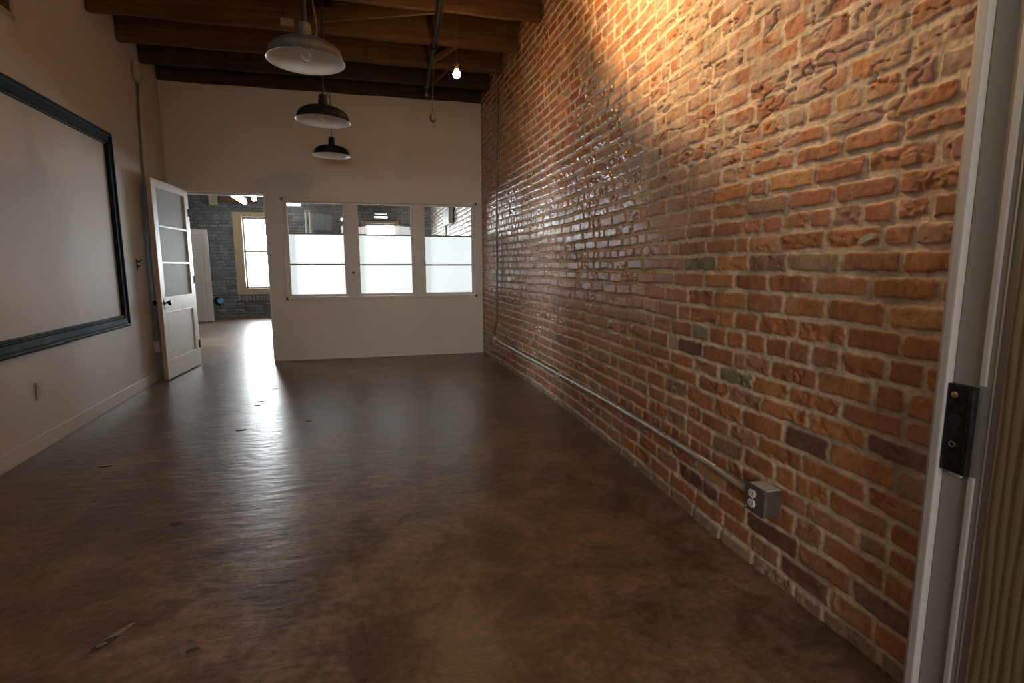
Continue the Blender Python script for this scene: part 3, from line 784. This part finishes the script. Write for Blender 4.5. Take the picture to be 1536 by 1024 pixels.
# ------------------------------------------------------------------ conduit and outlet box on the brick wall
def cw(y,z,off=.042): return (float(bow(y))-off, y, z)
t = empty('brick_wall_conduit', (0,0,0)); tag(t,'shiny steel conduit running low along the brick wall and up by the far corner','conduit')
P_ = [(1.366,1.665,.318),(1.364,1.74,.320),(1.362,1.82,.326),(1.362,1.90,.333),(1.362,2.0,.335)]+[cw(y,z) for y,z in [(2.12,.334),(2.35,.329),(2.58,.325),(2.9,.317),(3.33,.308),(3.8,.295),(4.1,.288)]]
obj('pipe', tube(bmesh.new(), P_, .0150, 16), M_conduit, t, smooth=True)
P_ = [cw(y,z) for y,z in [(4.16,.287),(4.6,.283),(5.2,.280),(5.9,.288),(6.30,.297)]]
obj('pipe', tube(bmesh.new(), P_, .0150, 16), M_conduit, t, smooth=True)
P_ = [cw(6.335,.34,.045),cw(6.31,.42,.055),cw(6.26,.52,.036),(1.382,6.24,.9),(1.380,6.23,1.8),(1.380,6.19,2.6),(1.380,6.17,3.22)]
obj('riser', tube(bmesh.new(), P_, .0115, 16), M_riser, t, smooth=True)
def elbow(y,z,lab):
    bm = bmesh.new(); x=float(bow(y))-.044
    lathe_solid(bm, [(.017,-.035),(.021,-.03),(.021,.03),(.017,.035)],20,(x,y,z),'y')
    lathe_solid(bm, [(.013,-.058),(.017,-.052),(.019,-.02),(.019,.012),(.012,.022)],20,(x-.012,y,z+.002))
    box(bm, x,x+.034,y-.03,y+.03,z+.006,z+.016,bevel=.002)
    o = obj('elbow_fitting', bm, M_conduit, t, smooth=True); return o
elbow(4.13,.288,''); elbow(6.335,.30,'')
t = empty('outlet_box', (1.33,1.603,.266)); tag(t,'grey steel outlet box with a white duplex receptacle, low on the brick wall','outlet')
obj('body', BX(.004,.082,-.052,.052,.001,.101,bevel=.003), M_boxsteel, t)
obj('cover_plate', BX(-.001,.0035,-.054,.054,-.001,.103,bevel=.0015), M_boxsteel, t)
for z in (.028,.066):
    bm = lathe_solid(bmesh.new(),[(.0175,-.006),(.0175,-.001)],28,(0,0,0),'x')
    for v in bm.verts: v.co.z = max(-.0145,min(.0145,v.co.z))
    r = obj('receptacle', bm, M_whiteplastic, t); r.location=(0,.010,z+.006)
    bm = BX(-.0066,-.0058,-.0085,-.0065,-.003,.007); box(bm,-.0066,-.0058,.0060,.0078,-.002,.006); lathe_solid(bm,[(.0026,-.0066),(.0026,-.0058)],10,(0,0,-.008),'x')
    obj('slots', bm, M_dark, r)
for (y,z) in ((-.045,.094),(.045,.008),(.010,.053)):
    s_ = obj('screw', lathe_solid(bmesh.new(),[(.004,-.004),(.005,-.002),(.005,0)],12,(0,y,z),'x'), M_oldsteel, t, smooth=True)
obj('plaster_smear', BX(.01,.07,-.05,.04,.101,.1035,bevel=.001), M_trim, t)

# ------------------------------------------------------------------ doorway the view is taken through: jamb, casing, stop, stud
bm = bmesh.new()
box(bm,1.283,1.398,.936,.958,0,2.2,bevel=.004); box(bm,1.290,1.398,.958,.966,0,2.2,bevel=.003)
obj('trim_4', bm, M_casing_paint, kind='structure')
bm = bmesh.new(); box(bm,1.303,1.345,.828,.936,0,2.18,bevel=.002)
obj('trim_5', bm, M_jamb, kind='structure')
bm = bmesh.new(); box(bm,1.296,1.304,.862,.876,0,.700,bevel=.003); box(bm,1.296,1.304,.862,.876,.912,2.18,bevel=.003)
box(bm,1.301,1.304,.846,.850,0,2.18)
obj('trim_6', bm, M_casing_paint, kind='structure')
M_pine = None
def pine():
    m, nt, b = mat('bare_pine')
    v = coords(nt,(1,1,.10)); w = N(nt,'ShaderNodeTexWave', wave_type='BANDS', bands_direction='Y'); w.inputs['Scale'].default_value=15
    w.inputs['Distortion'].default_value=6; w.inputs['Detail'].default_value=3; w.inputs['Detail Scale'].default_value=.9; nt.links.new(v,w.inputs['Vector'])
    c = ramp(nt, w.outputs['Fac'], [(.10,(.085,.055,.028)),(.40,(.15,.105,.058)),(.8,(.18,.13,.075))])
    nt.links.new(c,b.inputs['Base Color']); b.inputs['Roughness'].default_value=.6; bump(nt,b,w.outputs['Fac'],.15,.003); return m
M_pine = pine()
obj('trim_7', BX(1.292,1.345,.56,.8275,0,2.18,bevel=.003), M_pine, kind='structure')
bm = bmesh.new(); box(bm,-.85,-.83,.60,.95,0,2.18); box(bm,-.83,1.345,.60,.95,2.16,2.18)
obj('trim_8', bm, M_jamb, kind='structure')
# rim lock keeper
t = empty('lock_keeper', (1.303,.906,.700)); tag(t,'black steel lock keeper screwed to the door jamb at the right edge','lock')
bm = bmesh.new(); box(bm,-.014,0,-.024,.028,0,.208,bevel=.002); box(bm,-.020,-.003,-.032,-.022,.0,.208,bevel=.002)
obj('plate', bm, M_keeper, t)
bm = lathe_solid(bmesh.new(), [(.0145,-.0155),(.0145,-.0135)], 28, (0,0,0), 'x')
for v in bm.verts:
    if v.co.z < 0: v.co.z *= 2.1; v.co.y *= 1.0 if v.co.z>-.01 else .7
h = obj('bolt_hole', bm, M_dark, t); h.location=(0,.006,.125)
s1 = obj('screw', lathe_solid(bmesh.new(),[(.0045,-.0165),(.0075,-.0150),(.0075,-.013)],20,(0,.012,.183),'x'), M_brass, t, smooth=True)
bm = lathe(bmesh.new(),[(.0075,-.0135),(.0075,-.0155),(.0055,-.0158),(.0045,-.0150)],24,(0,.006,.066),axis='x'); obj('screw_hole', bm, M_oldsteel, t, smooth=True)
obj('small_screw', lathe_solid(bmesh.new(),[(.0035,-.0152),(.005,-.0145),(.005,-.013)],16,(0,.012,.018),'x'), M_keeper, t, smooth=True)
obj('splinter', BX(-.010,0,-.018,.012,-.010,0,bevel=.002), M_jamb, t)

# ------------------------------------------------------------------ chips and scrapes on the floor
def chip(x,y,sx,sy,rot,mt,lab,h=.0025):
    bm = bmesh.new(); n=12
    top=[];bot=[]
    for k in range(n):
        a=2*PI*k/n; r=random.uniform(.7,1.15)
        px,py=sx*r*math.cos(a),sy*r*math.sin(a)
        bot.append(bm.verts.new((px,py,0))); top.append(bm.verts.new((px*.85,py*.85,h)))
    bm.faces.new(top)
    for k in range(n): bm.faces.new((bot[k],bot[(k+1)%n],top[(k+1)%n],top[k]))
    o = obj('floor_chip', bm, mt); o.location=(x,y,.0002); o.rotation_euler=(0,0,rot); tag(o,lab,'chip','small chips on the concrete floor'); return o
for (x,y,sx,sy,r,lab) in [(-1.054,4.999,.035,.012,0,'dark chip in the bright floor streak, upper of the close pair below the doorway'),
    (-1.050,4.86,.028,.010,0,'dark chip in the bright floor streak, lower one of the close pair below the doorway'),
    (-1.009,4.126,.040,.014,.2,'largest dark chip at the near end of the bright floor streak'),
    (-1.02,5.50,.03,.012,0,'tiny dark chip in the bright streak nearest the far wall corner'),
    (-.953,2.641,.028,.011,.2,'dark chip on the brown floor midway along the left side'),
    (-.60,1.70,.022,.010,.3,'faint dark chip on the floor near the bottom edge of the picture'),
    (-1.62,3.55,.035,.010,.3,'thin dark chip on the floor to the left of the bright streak'),
    (-.56,4.25,.025,.010,.2,'small dark chip on the brown floor right of the bright streak')]:
    chip(x,y,sx,sy,r,M_chip,lab)
t = empty('floor_gouge', (-.885,1.80,.0004), .95); tag(t,'scraped gouge in the concrete at the lower left, pale with a dark edge','floor damage')
def blot(sx,sy,h,seed):
    bm=bmesh.new(); random.seed(seed); n=20; top=[];bot=[]
    for k in range(n):
        a=2*PI*k/n; r=random.uniform(.7,1.2); bot.append(bm.verts.new((sx*r*math.cos(a),sy*r*math.sin(a),0))); top.append(bm.verts.new((sx*r*.9*math.cos(a),sy*r*.9*math.sin(a),h)))
    bm.faces.new(top)
    for k in range(n): bm.faces.new((bot[k],bot[(k+1)%n],top[(k+1)%n],top[k]))
    return bm
a=obj('dark_edge', blot(.045,.016,.0015,3), M_chip, t); a=obj('pale_core', blot(.018,.007,.0022,4), M_chiptan, t); a.location=(-.004,0,.0002)
a=obj('pale_scrape', blot(.05,.011,.001,5), M_chiptan, t); a.location=(.055,.012,.0002)

bm = bmesh.new()
pts = [(-.030,-.012),(-.012,-.014),(.004,-.004),(.022,.000),(.030,.010),(.022,.018),(-.002,.016),(-.022,.006)]
a_ = [bm.verts.new((.012,-p[0],p[1])) for p in pts]; b_ = [bm.verts.new((-.003,-p[0]*.92,p[1]*.92)) for p in pts]
bm.faces.new(a_); bm.faces.new(b_)
for k in range(8): bm.faces.new((a_[k],a_[(k+1)%8],b_[(k+1)%8],b_[k]))
o = obj('plaster_patch', bm, M_ivory); o.location=(1.394,1.285,1.255); tag(o,'small pale plaster patch stuck on a brick near the door jamb','plaster patch')

# ------------------------------------------------------------------ back room fittings
def tube_light(name, p, q, lab, drop=None):
    p=Vector(p); q=Vector(q); t = empty(name, p); tag(t,lab,'ceiling light')
    d = q-p
    obj('tube', tube(bmesh.new(), [(0,0,-.03),tuple(d+Vector((0,0,-.03)))], .014 if 'middle' in lab else .05, 14), M_tube_lit, t, smooth=True)
    obj('housing', tube(bmesh.new(), [(0,0,.05),tuple(d+Vector((0,0,.05)))], .016 if 'middle' in lab else .045, 8), M_whiteplastic, t)
    m_ = d/2; obj('hanger', tube(bmesh.new(), [(m_.x,m_.y,.06),(m_.x,m_.y,ZC-p.z-.002)], .008, 8), M_black, t)
tube_light('strip_light', (-2.80,12.2,2.66), (-2.86,13.45,2.66), 'bright strip light in the back room, seen at the top of the doorway')
tube_light('strip_light', (-2.44,12.3,2.68), (-2.56,12.95,2.68), 'smaller strip light in the back room close to the doorway corner')
tube_light('strip_light', (-2.0,13.5,2.66), (-1.68,13.45,2.66), 'white strip light seen through the top left interior pane')
tube_light('strip_light', (-.02,12.8,2.33), (.26,12.8,2.33), 'short strip light seen through the middle clear pane above the far window')
def pole(x,lab,r):
    o = obj('vertical_pole', tube(bmesh.new(), [(0,0,.002),(0,0,2.45)], r, 12), M_whiteplastic, smooth=True); o.location=(x,13.6,0); tag(o,lab,'pole'); return o
pole(-1.60,'dull white pole, left of the pair seen through the left clear pane',.02); pole(-1.50,'bright white pole, right of the pair seen through the left clear pane',.03)
o = obj('grey_partition_board', BX(-.94,.94,-.03,.03,2.06,2.42,bevel=.004), M_panelgrey); o.location=(-2.03+.07,13.75,.001); tag(o,'smooth grey board standing in the back room, left behind the left clear pane','board')
o.location=(-1.29,13.80,.001); o.scale=(.27,1,1)
t = empty('round_vent', (-3.66,YB-.03,.386)); tag(t,'small round pale blue vent cover low on the grey brick wall','vent')
obj('ring', lathe_solid(bmesh.new(),[(.10,.02),(.10,-.015),(.085,-.02)],32,(-.03,0,0.0),'y'), M_black, t, smooth=True)
obj('disc', lathe_solid(bmesh.new(),[(.07,-.015),(.068,-.035),(.05,-.042)],32,(.01,0,0),'y'), M_blue, t, smooth=True)
t = empty('wall_junction_box', (-3.62,YB-.02,2.74)); tag(t,'small pale box high on the grey brick wall seen through the doorway','junction box')
obj('body', BX(-.10,.08,-.08,.01,-.14,.12,bevel=.006), M_ivory, t)
o = obj('ledger_board', BX(-.40,.36,-.05,.05,-.05,.05,bevel=.004), M_brace); o.location=(-3.10,YB-.04,2.72); tag(o,'short brown ledger board on the grey brick wall beside the pale box','board')
t = empty('electrical_panel', (1.36,10.2,2.08)); tag(t,'grey electrical box with conduits on the bright brick wall, in the right clear pane','electrical box')
obj('body', BX(-.09,.0,-.45,.45,-.13,.16,bevel=.006), M_boxsteel, t)
for y in (-.35,.1): obj('conduit', tube(bmesh.new(), [(-.04,y,.15),(-.04,y,ZC-2.09)], .018, 10), M_boxsteel, t)
for y in (.35,): obj('conduit', tube(bmesh.new(), [(-.04,y,-.12),(-.04,y,-1.6)], .018, 10), M_boxsteel, t)

# ------------------------------------------------------------------ camera
f_px, yaw, pitch, roll = 797.1, .2453, .1404, -.0028
fw = Vector((math.sin(yaw)*math.cos(pitch), math.cos(yaw)*math.cos(pitch), -math.sin(pitch)))
rt = Vector((math.cos(yaw), -math.sin(yaw), 0)); up = rt.cross(fw)
r2 = rt*math.cos(roll)+up*math.sin(roll); u2 = -rt*math.sin(roll)+up*math.cos(roll)
cam = bpy.data.cameras.new('camera'); co = bpy.data.objects.new('camera', cam); C.objects.link(co)
mw = Matrix.Identity(4)
for i in range(3): mw[i][0]=r2[i]; mw[i][1]=u2[i]; mw[i][2]=-fw[i]
mw[0][3],mw[1][3],mw[2][3] = 0,0,1.18
co.matrix_world = mw
cam.sensor_width = 36; cam.lens = f_px/1536*36; cam.clip_start=.02; cam.clip_end=200
bpy.context.scene.camera = co

# ------------------------------------------------------------------ light
w = bpy.data.worlds.new('sky'); bpy.context.scene.world = w; w.use_nodes = True
bg = w.node_tree.nodes['Background']; bg.inputs['Color'].default_value=(.93,.97,1,1); bg.inputs['Strength'].default_value=42
def area(name, loc, rot, sx, sy, e, col, portal=False, spread=None):
    l = bpy.data.lights.new(name,'AREA'); l.shape='RECTANGLE'; l.size=sx; l.size_y=sy; l.energy=e; l.color=col
    if spread: l.spread = spread
    if portal: l.cycles.is_portal = True
    o = bpy.data.objects.new(name,l); C.objects.link(o); o.location=loc; o.rotation_euler=rot; return o
area('window_portal', (-4.40,9.5,1.65), (0,-PI/2,0), 1.9, 1.3, 1, (1,1,1), portal=True)
# window portals
for i,R_ in enumerate((WA,WB,WC,WD)):
    area('window_portal', ((R_[0]+R_[1])/2, YB+.30, (R_[2]+R_[3])/2), (-PI/2,0,0), R_[1]-R_[0], R_[3]-R_[2], 1, (1,1,1), portal=True)
def point(name, loc, e, col, r):
    l = bpy.data.lights.new(name,'POINT'); l.energy=e; l.color=col; l.shadow_soft_size=r
    o = bpy.data.objects.new(name,l); C.objects.link(o); o.location=loc; return o
point('room_fill', (-.75,1.4,2.25), 13, (1,.90,.80), .03)  # added fill light, no lamp hangs here
area('lobby_fill', (-.25,-5.0,1.80), (PI/2,0,0), 2.8, 2.0, 190, (1,.97,.94))  # added fill panel in the lobby; no window is built there
l = bpy.data.lights.new('wall_spot','SPOT'); l.energy=140; l.color=(1,.66,.33); l.spot_size=math.radians(168); l.spot_blend=.22; l.shadow_soft_size=.05
so = bpy.data.objects.new('wall_spot', l); C.objects.link(so); so.location=(.62,2.7,2.95)
so.rotation_euler = Vector((.83,-.40,.429)).to_track_quat('-Z','Y').to_euler()

sc = bpy.context.scene
sc.view_settings.view_transform='Standard'; sc.view_settings.look='None'; sc.view_settings.gamma=1; sc.view_settings.use_curve_mapping=False
sc.view_settings.exposure = 0.12
sc.cycles.blur_glossy = 8.0; sc.cycles.max_bounces = 10; sc.cycles.diffuse_bounces = 5; sc.cycles.transparent_max_bounces = 12
sc.cycles.caustics_reflective = False; sc.cycles.sample_clamp_indirect = 8
